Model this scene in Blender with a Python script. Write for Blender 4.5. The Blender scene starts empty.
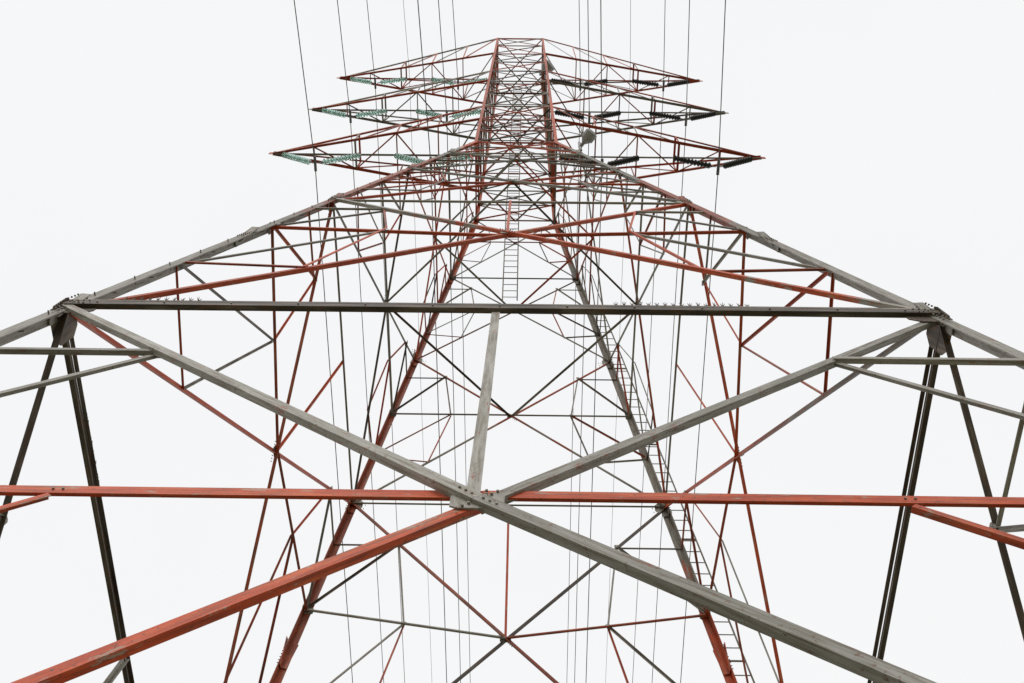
import bpy, bmesh, math, random
from mathutils import Vector, Matrix
random.seed(7)
sc=bpy.context.scene
HA=41.6; K=0.149; CX=0.203; CAMD=8.526; CAMH=1.6
def hw(z):
    if z<=33.21: return K*(HA-z)
    return 1.25-(z-33.21)/24*0.08

# ---------------------------------------------------------------- materials
def newmat(name):
    m=bpy.data.materials.new(name); m.use_nodes=True
    nt=m.node_tree; b=nt.nodes['Principled BSDF']
    return m,nt,b
def N(nt,t,**kw):
    n=nt.nodes.new(t)
    for k,v in kw.items(): setattr(n,k,v)
    return n
def noise(nt,vec,scale,detail=5,rough=.6):
    n=N(nt,'ShaderNodeTexNoise'); n.inputs['Scale'].default_value=scale
    n.inputs['Detail'].default_value=detail; n.inputs['Roughness'].default_value=rough
    nt.links.new(vec,n.inputs['Vector']); return n.outputs['Fac']
def ramp(nt,fac,stops,interp='LINEAR'):
    r=N(nt,'ShaderNodeValToRGB'); r.color_ramp.interpolation=interp
    e=r.color_ramp.elements
    while len(e)<len(stops): e.new(.5)
    for i,(p,c) in enumerate(stops):
        e[i].position=p; e[i].color=(c[0],c[1],c[2],1) if len(c)==3 else c
    nt.links.new(fac,r.inputs['Fac']); return r.outputs['Color']
def mixc(nt,fac,a,b):
    m=N(nt,'ShaderNodeMix',data_type='RGBA')
    if isinstance(fac,(int,float)): m.inputs[0].default_value=fac
    else: nt.links.new(fac,m.inputs[0])
    for s,v in ((6,a),(7,b)):
        if isinstance(v,tuple): m.inputs[s].default_value=(*v,1)
        else: nt.links.new(v,m.inputs[s])
    return m.outputs[2]
def math_(nt,op,a,b=None):
    m=N(nt,'ShaderNodeMath',operation=op)
    for i,v in enumerate((a,b)):
        if v is None: continue
        if isinstance(v,(int,float)): m.inputs[i].default_value=v
        else: nt.links.new(v,m.inputs[i])
    return m.outputs[0]

def steel_material():
    m,nt,b=newmat('weathered_painted_steel')
    tc=N(nt,'ShaderNodeTexCoord'); P=tc.outputs['Object']
    # 'lay' = metres along the member, metres across it, member id : rust and grime run along the steel
    al=N(nt,'ShaderNodeAttribute'); al.attribute_name='lay'
    def lay(sx,sy):
        mp=N(nt,'ShaderNodeMapping'); mp.inputs['Scale'].default_value=(sx,sy,1); nt.links.new(al.outputs['Vector'],mp.inputs['Vector']); return mp.outputs[0]
    at=N(nt,'ShaderNodeAttribute'); at.attribute_name='tone'
    sep=N(nt,'ShaderNodeSeparateColor'); nt.links.new(at.outputs['Color'],sep.inputs[0])
    red,dark,rnd=sep.outputs[0],sep.outputs[1],sep.outputs[2]
    nbig=noise(nt,lay(.9,2.),1,4); nmid=noise(nt,lay(1.6,12),1,7,.62); nst=noise(nt,lay(3,45),1,7,.65)
    nfine=noise(nt,P,70,6,.7); nch=noise(nt,P,24,8,.72); npt=noise(nt,lay(4,16),1,9,.75)
    grey=ramp(nt,nmid,[(.3,(.26,.25,.215)),(.5,(.335,.325,.29)),(.7,(.41,.40,.365))])
    grey=mixc(nt,ramp(nt,nst,[(.45,(0,0,0)),(.64,(.75,.75,.75))]),grey,(.14,.115,.08))
    grey=mixc(nt,ramp(nt,nch,[(.585,(0,0,0)),(.63,(.8,.8,.8))]),grey,(.16,.07,.032))
    grey=mixc(nt,ramp(nt,npt,[(.60,(0,0,0)),(.64,(.8,.8,.8))]),grey,(.27,.085,.045))
    redc=ramp(nt,nmid,[(.3,(.36,.048,.015)),(.5,(.50,.074,.020)),(.72,(.58,.15,.06))])
    redc=mixc(nt,ramp(nt,nst,[(.46,(0,0,0)),(.64,(.75,.75,.75))]),redc,(.19,.045,.024))
    redc=mixc(nt,ramp(nt,npt,[(.585,(0,0,0)),(.615,(.8,.8,.8))]),redc,(.33,.27,.21))
    redc=mixc(nt,ramp(nt,nch,[(.60,(0,0,0)),(.64,(.8,.8,.8))]),redc,(.10,.05,.035))
    darkc=ramp(nt,nmid,[(.3,(.04,.030,.021)),(.5,(.085,.066,.048)),(.68,(.22,.18,.14))])
    darkc=mixc(nt,ramp(nt,npt,[(.54,(0,0,0)),(.60,(.7,.7,.7))]),darkc,(.17,.08,.04))
    # peeled paint: the red factor is broken up by noise
    br=math_(nt,'ADD',red,math_(nt,'MULTIPLY',math_(nt,'SUBTRACT',nbig,.5),.9))
    br=math_(nt,'ADD',br,math_(nt,'MULTIPLY',math_(nt,'SUBTRACT',npt,.5),1.0))
    rf=ramp(nt,br,[(.42,(0,0,0)),(.50,(1,1,1))])
    c=mixc(nt,rf,grey,redc)
    bd=math_(nt,'ADD',dark,math_(nt,'MULTIPLY',math_(nt,'SUBTRACT',nst,.5),1.1))
    df=ramp(nt,bd,[(.3,(0,0,0)),(.8,(1,1,1))])
    c=mixc(nt,df,c,darkc)
    # per member brightness
    hs=N(nt,'ShaderNodeHueSaturation'); nt.links.new(c,hs.inputs['Color'])
    nt.links.new(math_(nt,'ADD',math_(nt,'MULTIPLY',rnd,.4),.82),hs.inputs['Value'])
    nt.links.new(hs.outputs[0],b.inputs['Base Color'])
    b.inputs['Specular IOR Level'].default_value=.28
    nt.links.new(math_(nt,'ADD',math_(nt,'MULTIPLY',nfine,.35),.36),b.inputs['Roughness'])
    bp=N(nt,'ShaderNodeBump'); bp.inputs['Strength'].default_value=.25; bp.inputs['Distance'].default_value=.004
    nt.links.new(nch,bp.inputs['Height']); nt.links.new(bp.outputs[0],b.inputs['Normal'])
    return m
STEEL=steel_material()
def simple(name,col,rough=.5,metal=0,col2=None,scale=20,trans=0):
    m,nt,b=newmat(name)
    tc=N(nt,'ShaderNodeTexCoord')
    n=noise(nt,tc.outputs['Object'],scale)
    c2=col2 or tuple(v*.6 for v in col)
    nt.links.new(ramp(nt,n,[(.35,c2),(.65,col)]),b.inputs['Base Color'])
    b.inputs['Roughness'].default_value=rough; b.inputs['Metallic'].default_value=metal
    b.inputs['Transmission Weight'].default_value=trans
    return m
GLASS=simple('toughened_glass_insulator',(.74,.93,.88),.1,0,(.64,.88,.82),6,.75)
BLACKI=simple('dark_polymer_insulator',(.02,.02,.022),.35,0,(.012,.012,.012),6)
ALU=simple('weathered_aluminium_cable',(.17,.17,.17),.6,.3,(.10,.10,.10),3)
ANT=simple('antenna_housing',(.36,.37,.36),.5,0,(.25,.25,.25),5)
CONC=simple('foundation_concrete',(.38,.37,.34),.9,0,(.25,.24,.22),9)

# ---------------------------------------------------------------- mesh helper
class Part:
    def __init__(s,name,mat): s.name=name;s.mat=mat;s.v=[];s.f=[];s.c=[];s.l=[]
    def add(s,vs,fs,cs,ls=None):
        o=len(s.v); s.v+= [tuple(v) for v in vs]; s.f+=[tuple(i+o for i in f) for f in fs]; s.c+=cs
        s.l+= ls or [(v[2],v[0]+v[1],cs[0][2]*40) for v in vs]
    def build(s,parent=None):
        me=bpy.data.meshes.new(s.name); me.from_pydata(s.v,[],s.f); me.update()
        bm=bmesh.new(); bm.from_mesh(me); bmesh.ops.recalc_face_normals(bm,faces=bm.faces); bm.to_mesh(me); bm.free()
        a=me.color_attributes.new('tone','FLOAT_COLOR','POINT')
        for i,c in enumerate(s.c): a.data[i].color=(c[0],c[1],c[2],1)
        a=me.attributes.new('lay','FLOAT_VECTOR','POINT')
        for i,c in enumerate(s.l): a.data[i].vector=c
        me.materials.append(s.mat)
        o=bpy.data.objects.new(s.name,me); sc.collection.objects.link(o)
        if parent: o.parent=parent
        return o
RED=(1.0,0.0); GREY=(0.0,0.0); DARK=(.2,1.0); DRED=(1.0,.5); DGREY=(0.1,.5); PINK=(.5,.1)
def tone_rand(pr,pd=.25):
    r=random.random()
    if r<pr: return RED if random.random()<.6 else DRED
    if r<pr+pd: return DARK if random.random()<.5 else DGREY
    return GREY
def angle(part,p0,p1,n,b,t0,t1=None,off=0.,flip=1,th=None,ext=0.,leg=None):
    """steel angle section from p0 to p1; one flange in the plane with normal n"""
    p0=Vector(p0);p1=Vector(p1);n=Vector(n).normalized()
    u=(p1-p0); L=u.length
    if L<1e-4: return
    u/=L; p0=p0-u*ext;p1=p1+u*ext
    n=(n-u*n.dot(u)).normalized(); s=u.cross(n)*flip
    th=th or max(.006,b*.11); d=leg or b*.8
    off+=random.uniform(-.004,.004)
    sec=[(-b/2,0),(b/2,0),(b/2,-d),(b/2-th,-d),(b/2-th,-th),(-b/2,-th)]
    r=random.random(); t1=t1 or t0
    nseg=max(1,int(L/1.5)); vs=[];cs=[];fs=[];ls=[]
    # very slight sag / crookedness of real members
    bow=random.uniform(-.0012,.0012)*L
    for i in range(nseg+1):
        q=i/nseg; pp=p0.lerp(p1,q)+n*off+s*(bow*4*q*(1-q))
        for a,c in sec:
            vs.append(pp+s*a+n*c)
            cs.append((t0[0]*(1-q)+t1[0]*q,t0[1]*(1-q)+t1[1]*q,r))
            ls.append((q*L,a+c,r*60))
    for i in range(nseg):
        for j in range(6):
            a=i*6+j;bb=i*6+(j+1)%6
            fs.append((a,bb,bb+6,a+6))
    fs.append(tuple(range(5,-1,-1))); e=nseg*6; fs.append(tuple(e+j for j in range(6)))
    part.add(vs,fs,cs,ls)
def rod(part,p0,p1,r,t=GREY,sides=6,r1=None):
    p0=Vector(p0);p1=Vector(p1);u=(p1-p0).normalized()
    a=u.orthogonal().normalized();b=u.cross(a); r1=r if r1 is None else r1
    vs=[];rr=random.random()
    for p,q in((p0,r),(p1,r1)):
        for i in range(sides):
            an=2*math.pi*i/sides; vs.append(p+a*math.cos(an)*q+b*math.sin(an)*q)
    fs=[(i,(i+1)%sides,(i+1)%sides+sides,i+sides) for i in range(sides)]
    fs+= [tuple(range(sides-1,-1,-1)),tuple(range(sides,2*sides))]
    part.add(vs,fs,[(t[0],t[1],rr)]*len(vs))
def plate(part,c,n,up,w,h,t,off,th=.012,cut=.3):
    c=Vector(c);n=Vector(n).normalized();up=Vector(up);up=(up-n*up.dot(n)).normalized();s=up.cross(n)
    c=c+n*(off+random.uniform(-.002,.002))
    pts=[(-w/2,-h/2*(1-cut)),(-w/2*(1-cut),-h/2),(w/2*(1-cut),-h/2),(w/2,-h/2*(1-cut)),(w/2,h/2*(1-cut)),(w/2*(1-cut),h/2),(-w/2*(1-cut),h/2),(-w/2,h/2*(1-cut))]
    vs=[c+s*a+up*b for a,b in pts]+[c+s*a+up*b-n*th for a,b in pts]
    fs=[tuple(range(8)),tuple(range(15,7,-1))]+[(i,i+8,(i+1)%8+8,(i+1)%8) for i in range(8)]
    part.add(vs,fs,[(t[0],t[1],random.random())]*16)
def bolts(part,c,n,dirs,off,count=3,gap=.07,start=.08,r=.010):
    c=Vector(c);n=Vector(n).normalized()
    for d in dirs:
        d=Vector(d);d=(d-n*d.dot(n)).normalized()
        for i in range(count):
            p=c+d*(start+gap*i)+n*off
            rod(part,p-n*.004,p+n*.013,r,DGREY)

tower=bpy.data.objects.new('lattice_transmission_tower',None); sc.collection.objects.link(tower)
legs=Part('corner_legs',STEEL); brace=Part('face_bracing',STEEL); hor=Part('horizontal_struts',STEEL)
red_=Part('secondary_bracing',STEEL); gus=Part('gusset_plates_and_bolts',STEEL)
cage=Part('upper_body_bracing',STEEL); arms=Part('cross_arms',STEEL)
ladp=Part('climbing_ladder',STEEL); spikes=Part('anti_climbing_spikes',STEEL)

FN=[((1,0),(0,-1)),((0,1),(1,0)),((-1,0),(0,1)),((0,-1),(-1,0))]  # tangent, outward normal : near,right,far,left
def fp(face,s,z):
    """point on the face: s metres along tangent, at height z"""
    (tx,ty),(nx,ny)=FN[face]; w=hw(z)
    return Vector((tx*s+nx*w,ty*s+ny*w,z))
def fnorm(face,z=0):
    nx,ny=FN[face][1]
    if z<33.2: return Vector((nx,ny,K)).normalized()
    return Vector((nx,ny,0))
PAN=[(.63,11.53),(11.53,19.94),(19.94,25.3),(25.3,29.5),(29.5,33.21)]
def crossz(zb,zt):
    wb,wt=hw(zb),hw(zt); t=wt/(wb+wt); return zt+(zb-zt)*t
# legs
def leg_tone(sx,sy,z):
    if sy<0: # near
        if z<11.8: return (.1,.2)
        if z<33: return random.choice([DGREY,DRED,DGREY,(.6,.6)])
        return RED
    if z<9: return RED
    if z<20: return DRED if sx<0 else (.75,.35)
    if z<33: return DRED if sx<0 else DGREY
    return RED
for sx in(-1,1):
    for sy in(-1,1):
        zs=[-.1,6.2,11.53,16,19.94,25.3,29.5,33.21,40.3,47.8,56.8]
        prev=None
        for a,b in zip(zs,zs[1:]):
            bw=.145 if b<20 else (.13 if b<33.3 else .10)
            th=bw*.1
            ta=prev or leg_tone(sx,sy,a+.1); tb=leg_tone(sx,sy,b+.1); prev=tb
            pa=Vector((sx*hw(a),sy*hw(a),a));pb=Vector((sx*hw(b),sy*hw(b),b))
            sec=[(0,0),(bw,0),(bw,th),(th,th),(th,bw),(0,bw)]
            vs=[];cs=[];fs=[];ls=[];n=6;r=random.random()
            for i in range(n+1):
                q=i/n;p=pa.lerp(pb,q)
                for u,v in sec:
                    vs.append((p.x-sx*u+sx*.02,p.y-sy*v+sy*.02,p.z)); cs.append((ta[0]*(1-q)+tb[0]*q,ta[1]*(1-q)+tb[1]*q,r))
                    ls.append((p.z,u-v,sx*7+sy*3+20))
            for i in range(n):
                for j in range(6):
                    A=i*6+j;B=i*6+(j+1)%6; fs.append((A,B,B+6,A+6))
            fs+=[tuple(range(6)),tuple(n*6+j for j in range(6))]
            legs.add(vs,fs,cs,ls)
            # splice cover plates with bolts
            if 1<b<33:
                for ax in(0,1):
                    nn=Vector((0,sy,0)) if ax==0 else Vector((sx,0,0))
                    tt=Vector((-sx,0,0)) if ax==0 else Vector((0,-sy,0))
                    c=pb+tt*.065
                    plate(gus,c,nn,pb-pa,.11,.62,tb,.036,.012,.05)
                    for kx in range(-4,5):
                        for dd in(-.03,.03):
                            q=c+(pb-pa).normalized()*kx*.066+tt*dd+nn*.036
                            rod(gus,q,q+nn*.016,.011,DGREY)
# panels
for f in range(4):
    for pi,(zb,zt) in enumerate(PAN):
        n=fnorm(f); zc=crossz(zb,zt)
        bw=[.09,.07,.06,.052,.048][pi]
        wb,wt,wc=hw(zb),hw(zt),hw(zc)
        TL,TR,BL,BR=fp(f,-wt,zt),fp(f,wt,zt),fp(f,-wb,zb),fp(f,wb,zb); C=fp(f,0,zc)
        if pi==0 and f==0: C=fp(f,-.025,zc-.08); BR=fp(f,hw(1.1),1.1)
        PR=[.45,.5,.28,.35,.45][pi]
        if f==3: PR=min(.9,PR+.25)
        tn=lambda:tone_rand(PR)
        if pi==0 and f==0:
            angle(brace,TL,C,n,.09,(0,.0),(.05,0),.045,1,leg=.06); angle(brace,C,BR,n,.09,(.05,0),(.62,.1),.045,1,leg=.06)
            angle(brace,TR,C,n,.08,(0,.35),(.2,0.1),.0,-1,leg=.06); angle(brace,C,BL,n,.078,(.66,.25),(.40,0.1),.0,-1,leg=.05)
        elif pi==0 and f in(1,3):
            angle(brace,TL,BR,n,.09,DARK,DGREY,.03,1); angle(brace,TR,BL,n,.09,DARK,DGREY,-.01,-1)
        elif pi==1 and f==0:
            angle(brace,TL,C,n,bw,GREY,(.7,.1),.035,1); angle(brace,C,BR,n,bw,RED,(.3,.2),.035,1)
            angle(brace,TR,C,n,bw,RED,DRED,.0,-1); angle(brace,C,BL,n,bw,RED,(.7,.1),.0,-1)
        else:
            a,b_=tn(),tn()
            angle(brace,TL,BR,n,bw,a,tn() if random.random()<.4 else a,.03,1)
            angle(brace,TR,BL,n,bw,b_,tn() if random.random()<.4 else b_,-.005,-1)
        # mid strut through the crossing
        dz=[.1,.6,0,0,0][pi]
        hl,hr=fp(f,-hw(zc+dz),zc+dz),fp(f,hw(zc+dz),zc+dz)
        Ch=C if pi else fp(f,0,zc+dz)
        hb=[.105,.06,.055,.05,.045][pi]
        if pi==0: th_=RED if f in(0,2) else tn()
        else: th_=tn() if pi!=1 else random.choice([RED,DRED])
        t2=GREY if (pi==1 and f==2) else th_
        fl=-1 if pi==0 else 1; lg=.065 if pi==0 else None
        angle(hor,hl,Ch,n,hb,th_,th_,-.02,fl,leg=lg); angle(hor,Ch,hr,n,hb,t2,t2,-.02,fl,leg=lg)
        # strut at top of the panel
        if pi==0:
            angle(hor,TL,TR,n,.115,DARK,DARK,.06,1,leg=.06); angle(hor,TL+Vector((0,0,.11)),TR+Vector((0,0,.11)),n,.06,DARK,DGREY,.04,1,leg=.05)
            angle(hor,fp(f,-.04,zt),C-Vector((.03,0,0)) if f==0 else C,n,.085,GREY,GREY,.02,1,leg=.05)
        elif pi in(1,3,4):
            angle(hor,TL,TR,n,.05,tn(),None,.0,1)
            if pi==1: angle(red_,fp(f,0,zt),C,n,.045,RED,RED,.01,1)
        # secondary members
        for sgn,Tc,Hc,Bc in((-1,TL,hl,BL),(1,TR,hr,BR)):
            t=.34; P=Tc.lerp(C,t); rb=[.062,.045,.04,.035,.032][pi]
            LP=fp(f,sgn*hw(P.z),P.z)
            tt=tn() if pi else (0,.15)
            angle(red_,P,LP,n,rb,tt,None,.02,sgn); angle(red_,P,Hc,n,rb,tt,(.75,0) if pi==0 and sgn>0 else tt,-.015,-sgn)
            M=Hc.lerp(C,.5)
            if pi>=1: angle(red_,P,M,n,rb*.8,tn(),None,.01,1)
            # lower
            Q=Bc.lerp(C,.45)
            lz=[3.8,zb+(zc-zb)*.5][0 if pi==0 else 1]
            LQ=fp(f,sgn*hw(lz),lz)
            angle(red_,M,LQ,n,rb*.85 if pi==0 else rb,RED if pi==0 else tn(),None,-.015,1)
            if pi>=1:
                angle(red_,Q,LQ,n,rb*.9,tn(),None,.015,1)
                angle(red_,M,Q,n,rb*.8,tn(),None,.02,1)
        # gussets
        sz=[.40,.25,.21,.17,.14][pi]
        plate(gus,C,n,(0,0,1),sz*.8,sz*.5,GREY,.018,.012)
        d1=(TL-C);d2=(TR-C);d3=(BL-C);d4=(BR-C)
        if pi<3:
            bolts(gus,C,n,[d1,d4],.045 if pi==0 else .04,3,.055,.05,.009)
            bolts(gus,C,n,[d2,d3],.02 if pi==0 else .04,3,.05,.07,.009)
            if pi==0:
                for dx in(-.05,.05):
                    bolts(gus,C+Vector((FN[f][0][0],FN[f][0][1],0))*dx,n,[Vector((0,0,1))],.02,3,.05,.03,.009)
        for cpt,sg in((TL,1),(TR,-1)):
            tang=Vector((FN[f][0][0],FN[f][0][1],0))*sg
            plate(gus,cpt+tang*sz*.35-Vector((0,0,sz*.1)),n,(0,0,1),sz*1.1,sz*1.1,DARK if pi==0 else GREY,.022,.012,.45)
            if pi<3: bolts(gus,cpt,n,[tang,tang-Vector((0,0,.45)),Vector((0,0,-1))+tang*.1,Vector((0,0,1))+tang*.15],.075 if pi==0 else .045,4,.06,.09)
        for cpt,sg in((hl,1),(hr,-1)):
            tang=Vector((FN[f][0][0],FN[f][0][1],0))*sg
            plate(gus,cpt+tang*sz*.25,n,(0,0,1),sz*.7,sz*.6,GREY,.018,.012,.3)
        for q in (TL.lerp(C,.34),TR.lerp(C,.34),hl.lerp(Ch,.5),hr.lerp(Ch,.5)):
            pt=RED if (pi==0 and abs(q.z-zc)<.3) else GREY
            plate(gus,q,n,(0,0,1),sz*.36,sz*.26,pt,-.030,.01,.3)
            if pi<2:
                for dx in(-.03,.03): rod(gus,q+Vector((FN[f][0][0],FN[f][0][1],0))*dx-n*.03,q+Vector((FN[f][0][0],FN[f][0][1],0))*dx-n*.01,.009,DGREY)
        if pi==0:
            for i in range(13):
                s=-wt+ (i+.5)*2*wt/13
                p=fp(f,s,zt+.005)+n*.06; rod(gus,p,p+n*.014,.010,DGREY)
# plan bracing (diaphragms)
def plan(z,b,pr,cross=True):
    w=hw(z); mids=[(0,-w),(w,0),(0,w),(-w,0)]
    for i in range(4):
        a=mids[i];c=mids[(i+1)%4]
        angle(red_,(a[0],a[1],z),(c[0],c[1],z),(0,0,1),b,tone_rand(pr),None,-.03)
plan(crossz(*PAN[2]),.045,.3); plan(crossz(*PAN[3]),.045,.4); plan(33.21,.045,.5)
# cage
ZTOP=56.8
CL=[33.21,36.6,38.9,44.1,46.6,51.5,ZTOP]
for f in range(4):
    n=fnorm(f,50)
    for i,(a,b) in enumerate(zip(CL,CL[1:])):
        pr=.65 if i in(0,1,4,5) else .3
        m_=1 if b-a<3 else 2
        lv=[a+(b-a)*k/m_ for k in range(m_+1)]
        for za,zb_ in zip(lv,lv[1:]):
            angle(cage,fp(f,-hw(za),za),fp(f,hw(zb_),zb_),n,.045,tone_rand(pr,.35),None,.02)
            angle(cage,fp(f,hw(za),za),fp(f,-hw(zb_),zb_),n,.045,tone_rand(pr,.35),None,-.01)
            angle(cage,fp(f,-hw(za),za),fp(f,hw(za),za),n,.055,tone_rand(pr),None,.0)
    angle(cage,fp(f,-hw(ZTOP),ZTOP),fp(f,hw(ZTOP),ZTOP),n,.08,RED,None,0)
for z in CL[1:]:
    w=hw(z)
    angle(cage,(-w,-w,z),(w,w,z),(0,0,1),.05,tone_rand(.6),None,.0); angle(cage,(w,-w,z),(-w,w,z),(0,0,1),.05,tone_rand(.6),None,-.03)
# cross arms
ARM=[(36.6,38.9,RED,8.28),(44.1,46.6,GREY,8.36),(51.5,ZTOP,RED,8.45)]
for zb,zt,tc,AT in ARM:
    for sx in(-1,1):
        tip=Vector((sx*AT,0,zb))
        def tn(): 
            r=random.random()
            if tc is RED: return RED if r<.5 else (GREY if r<.75 else DRED)
            return GREY if r<.5 else (RED if r<.7 else DGREY)
        cb=[Vector((sx*hw(zb),sy*hw(zb),zb)) for sy in(-1,1)]
        ct=[Vector((sx*hw(zt),sy*hw(zt),zt)) for sy in(-1,1)]
        for i,sy in enumerate((-1,1)):
            angle(arms,cb[i],tip,(0,0,1),.09,tc if tc is RED else tn(),None,0,sy); angle(arms,ct[i],tip+Vector((0,0,.12)),(0,sy,0),.075,tn(),None,0,sy)
            ks=[0,.2,.4,.6,.8]
            for j in range(1,5):
                b0=cb[i].lerp(tip,ks[j]); t0=ct[i].lerp(tip,ks[j])
                if j<4: angle(arms,b0,t0,(0,sy,0),.045,tn(),None,.01)
                t1=ct[i].lerp(tip,ks[j-1])
                if j<4: angle(arms,b0,t1,(0,sy,0),.045,tn(),None,-.01)
        for ch in(cb,ct):
            for j in range(1,5):
                q=[0,.2,.4,.6,.8][j]; a=ch[0].lerp(tip,q); b=ch[1].lerp(tip,q)
                if ch is cb or j==3: angle(arms,a,b,(0,0,1),.07 if j==3 else .045,tn(),None,.0)
                if ch is ct: continue
                qa=ch[0].lerp(tip,[0,.2,.4,.6,.8][j-1]); 
                if j%2: angle(arms,qa,b,(0,0,1),.045,tn(),None,-.02)
                else: angle(arms,ch[1].lerp(tip,[0,.2,.4,.6,.8][j-1]),a,(0,0,1),.045,tn(),None,-.02)
        # beam that carries the insulators
        angle(arms,(sx*hw(zb),0,zb),(tip.x,0,zb),(0,0,1),.06,tn(),None,-.04)
        plate(arms,tip+Vector((0,0,.05)),(0,-1,0),(0,0,1),.3,.25,tc,.0)
# ladders
def ladder(path,side,w,step,rt=DGREY):
    side=Vector(side).normalized()
    for a,b in zip(path,path[1:]):
        a=Vector(a);b=Vector(b);L=(b-a).length
        for s in(-1,1): rod(ladp,a+side*s*w/2,b+side*s*w/2,.018,rt,5)
        k=int(L/step)
        for i in range(k): 
            p=a.lerp(b,(i+.5)/k); rod(ladp,p-side*w/2,p+side*w/2,.011,rt,5)
def legpt(sx,sy,z,dx,dy): return (sx*hw(z)+dx,sy*hw(z)+dy,z)
ladder([legpt(1,1,2.5,.2,.0),legpt(1,1,28,.2,.0)],(1,0,0),.3,.3)
for z in range(4,28,3):
    p=Vector(legpt(1,1,z,0,0)); rod(ladp,p,p+Vector((.35,0,0)),.02,DGREY)
ladder([fp(2,.1,28)-Vector((0,.15,0)),fp(2,.1,33.2)-Vector((0,.15,0))],(1,0,0),.4,.35)
ladder([fp(2,.1,33.2)-Vector((0,.15,0)),fp(2,.1,55)-Vector((0,.15,0))],(1,0,0),.4,.35)
# step bolts on one leg
for sx,sy in((-1,-1),):
    z=3.2;i=0
    while z<33:
        p=Vector((sx*hw(z),sy*hw(z),z)); d=Vector((0,sy,0)) if i%2 else Vector((sx,0,0))
        q=p-Vector((sx*.05,sy*.05,0)); rod(ladp,q,q+d*.11,.008,DGREY,5)
        z+=.42;i+=1
# anti-climbing spikes on the lower dark struts
for f in range(4):
    segs=[(-3.9,-3.1),(1.2,2.6)] if f==0 else [(-3.6,-2.8),(2.2,3.2)]
    for a,b in segs:
        s=a
        while s<b:
            p=fp(f,s,11.66)+fnorm(f)*.05
            for an in(-.6,0,.6):
                t=Vector((FN[f][0][0],FN[f][0][1],0))
                rod(spikes,p,p+(Vector((0,0,.7))+t*math.sin(an)*.6+fnorm(f)*random.uniform(.1,.5)).normalized()*.06,.007,DARK,4,.002)
            s+=.085
# insulators
glass=Part('glass_insulator_strings',GLASS); blk=Part('dark_insulator_strings',BLACKI); fit=Part('insulator_fittings',ALU)
def insul(part,a,b,rad=.11):
    a=Vector(a);b=Vector(b);u=(b-a).normalized();L=(b-a).length
    rod(fit,a,a+u*.2,.02);rod(fit,b-u*.2,b,.02)
    rod(part,a+u*.18,b-u*.18,.035 if part is blk else .02,GREY,6)
    k=int((L-.4)/.125)
    for i in range(k):
        p=a+u*(.22+(L-.44)*i/(k-1)); rod(part,p-u*.03,p+u*.03,rad,GREY,10,rad*.55)
WIRES=[]
for zb,zt,tc,AT in ARM:
    for sx in(-1,1):
        for c in(2.8,6.6):
            part=glass if sx<0 else blk
            bot=Vector((sx*c,0,zb-1.25))
            for d in(-1.4,1.4): insul(part,(sx*c+d,0,zb-.05),bot+Vector((.08*(1 if d>0 else -1),0,0)))
            rod(fit,bot-Vector((0,.25,.08)),bot+Vector((0,.25,-.08)),.05)
            WIRES.append((bot.x,bot.z-.1,.016))
for sx in(-1,1):
    q=(5.4-hw(ZTOP))/(8.45-hw(ZTOP)); z=ZTOP+(51.6-ZTOP)*q
    WIRES.append((sx*5.4,z-.1,.010))
for p in(glass,blk,fit): p.build(tower)
for p in(legs,brace,hor,red_,gus,cage,arms,ladp,spikes): p.build(tower)
# foundations
for sx in(-1,1):
    for sy in(-1,1):
        bm=bmesh.new(); bmesh.ops.create_cone(bm,cap_ends=True,segments=4,radius1=.85,radius2=.6,depth=.6,matrix=Matrix.Translation((sx*6.2,sy*6.2,.12))@Matrix.Rotation(math.pi/4,4,'Z'))
        bmesh.ops.bevel(bm,geom=bm.edges[:],offset=.03,segments=2,affect='EDGES')
        me=bpy.data.meshes.new('concrete_footing'); bm.to_mesh(me);bm.free(); me.materials.append(CONC)
        o=bpy.data.objects.new('concrete_footing',me); sc.collection.objects.link(o); o.parent=tower
# antennas (drum shaped microwave dishes)
def drum(p,axis,r,name='microwave_antenna'):
    P_=Part(name,ANT); p=Vector(p);ax=Vector(axis).normalized()
    rod(P_,p-ax*.12,p+ax*.16,r,GREY,24); rod(P_,p+ax*.16,p+ax*.22,r*.97,GREY,24,r*.5); rod(P_,p-ax*.12,p-ax*.3,r*.9,GREY,24,r*.25)
    rod(P_,p-ax*.3,p-ax*.5,.06,GREY,8); rod(P_,p-ax*.45-Vector((0,0,.5)),p-ax*.45+Vector((0,0,.6)),.05,GREY,8)
    P_.build(tower)
drum((2.4,-.75,36.3),(.6,-.75,.1),.22); drum((1.3,-.75,50.6),(.7,-.6,0),.3)
# cables
def wire(x,z,r):
    cu=bpy.data.curves.new('overhead_power_line','CURVE'); cu.dimensions='3D'; cu.bevel_depth=r; cu.bevel_resolution=1; cu.use_fill_caps=True
    sp=cu.splines.new('POLY'); pts=[]
    span=320; 
    for side in(-1,1):
        sag=random.uniform(2.4,3.0); rng=[i/60 for i in range(61)]
        seq=[(side*span*t, z-4*sag*t*(1-t)) for t in rng]
        pts+= seq[::-1] if side<0 else seq[1:]
    sp.points.add(len(pts)-1)
    for p,(y,zz) in zip(sp.points,pts): p.co=(x+y*(.05 if y<0 else .008),y,zz,1)
    cu.materials.append(ALU)
    o=bpy.data.objects.new('overhead_power_line',cu); sc.collection.objects.link(o)
for x,z,r in WIRES: wire(x,z,r)
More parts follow.
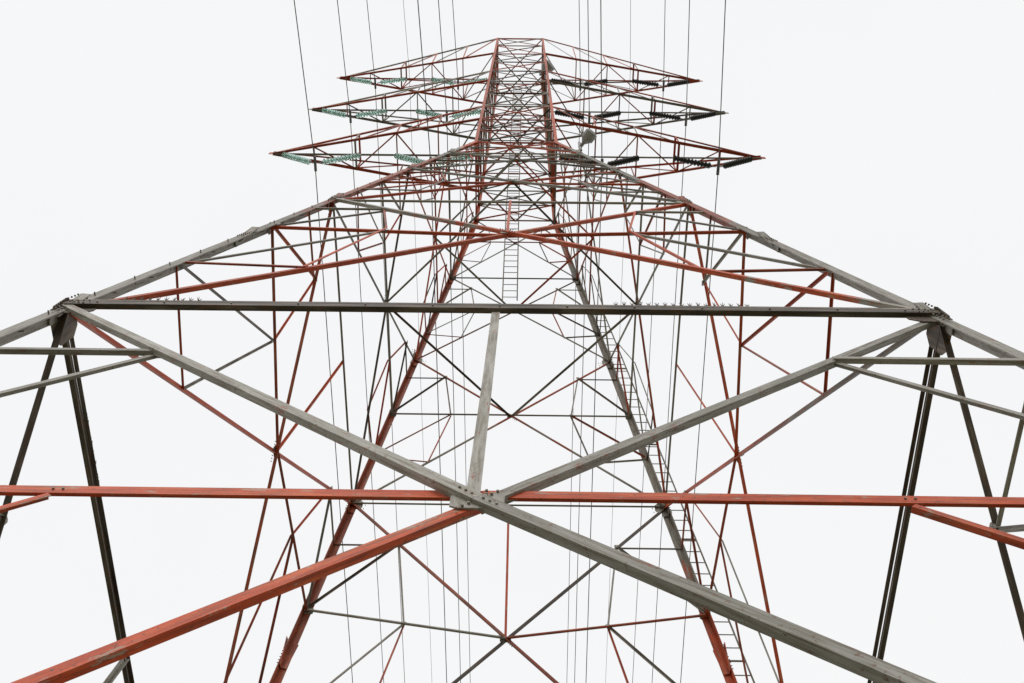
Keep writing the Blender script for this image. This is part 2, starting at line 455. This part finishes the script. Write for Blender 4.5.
# ground
m,nt,b=newmat('dry_grass_and_gravel'); tc=N(nt,'ShaderNodeTexCoord'); P=tc.outputs['Object']
n1=noise(nt,P,.15,6); n2=noise(nt,P,6,8,.7)
c=mixc(nt,ramp(nt,n1,[(.4,(0,0,0)),(.6,(1,1,1))]),ramp(nt,n2,[(.35,(.16,.145,.115)),(.65,(.34,.31,.26))]),ramp(nt,n2,[(.3,(.05,.07,.025)),(.7,(.16,.16,.07))]))
nt.links.new(c,b.inputs['Base Color']); b.inputs['Roughness'].default_value=.95
bp=N(nt,'ShaderNodeBump'); bp.inputs['Distance'].default_value=.05; nt.links.new(n2,bp.inputs['Height']); nt.links.new(bp.outputs[0],b.inputs['Normal'])
bm=bmesh.new(); bmesh.ops.create_grid(bm,x_segments=80,y_segments=80,size=3000)
for v in bm.verts:
    d=v.co.length
    if d>60: v.co.z=-.0+random.uniform(-1,1)*min(6,(d-60)*.01)
me=bpy.data.meshes.new('ground'); bm.to_mesh(me);bm.free(); me.materials.append(m)
o=bpy.data.objects.new('ground',me); sc.collection.objects.link(o)
# world : overcast sky
w=bpy.data.worlds.new('World'); sc.world=w; w.use_nodes=True; nt=w.node_tree
bg=nt.nodes['Background']; out=nt.nodes['World Output']
sky=N(nt,'ShaderNodeTexSky'); sky.sky_type='NISHITA'; sky.sun_disc=False; sky.sun_elevation=math.radians(48); sky.sun_rotation=math.radians(200)
nt.links.new(sky.outputs[0],bg.inputs[0]); bg.inputs[1].default_value=.1
tc=N(nt,'ShaderNodeTexCoord'); nn=noise(nt,tc.outputs['Generated'],1.6,4,.5)
cl=ramp(nt,nn,[(.3,(.945,.948,.957)),(.7,(.98,.98,.983))])
bg2=N(nt,'ShaderNodeBackground'); nt.links.new(cl,bg2.inputs[0]); bg2.inputs[1].default_value=1.0
mx=N(nt,'ShaderNodeMixShader'); mx.inputs[0].default_value=.96
nt.links.new(bg.outputs[0],mx.inputs[1]); nt.links.new(bg2.outputs[0],mx.inputs[2]); nt.links.new(mx.outputs[0],out.inputs[0])
# sun behind thin cloud, behind the camera
l=bpy.data.lights.new('sun','SUN'); l.energy=1.05; l.angle=math.radians(25); l.color=(1,.97,.92)
so=bpy.data.objects.new('sun',l); sc.collection.objects.link(so)
az=math.radians(200); el=math.radians(48)
sd=Vector((math.sin(az)*math.cos(el),math.cos(az)*math.cos(el),math.sin(el)))
so.rotation_euler=sd.to_track_quat('Z','Y').to_euler()
# camera
th,yaw,roll=1.156,-.022,.031
fw=Vector((math.sin(yaw)*math.cos(th),math.cos(yaw)*math.cos(th),math.sin(th)))
r=Vector((math.cos(yaw),-math.sin(yaw),0)); u=r.cross(fw)
r2=r*math.cos(roll)+u*math.sin(roll); u2=-r*math.sin(roll)+u*math.cos(roll)
cd=bpy.data.cameras.new('camera'); cd.sensor_width=36; cd.lens=1046/1024*36; cd.clip_end=8000; cd.clip_start=.05
co=bpy.data.objects.new('camera',cd); sc.collection.objects.link(co)
M=Matrix((r2,u2,-fw)).transposed().to_4x4(); M.translation=Vector((CX+.02,-CAMD,CAMH)); co.matrix_world=M
sc.camera=co
sc.view_settings.view_transform='Standard'; sc.view_settings.look='None'; sc.view_settings.exposure=0
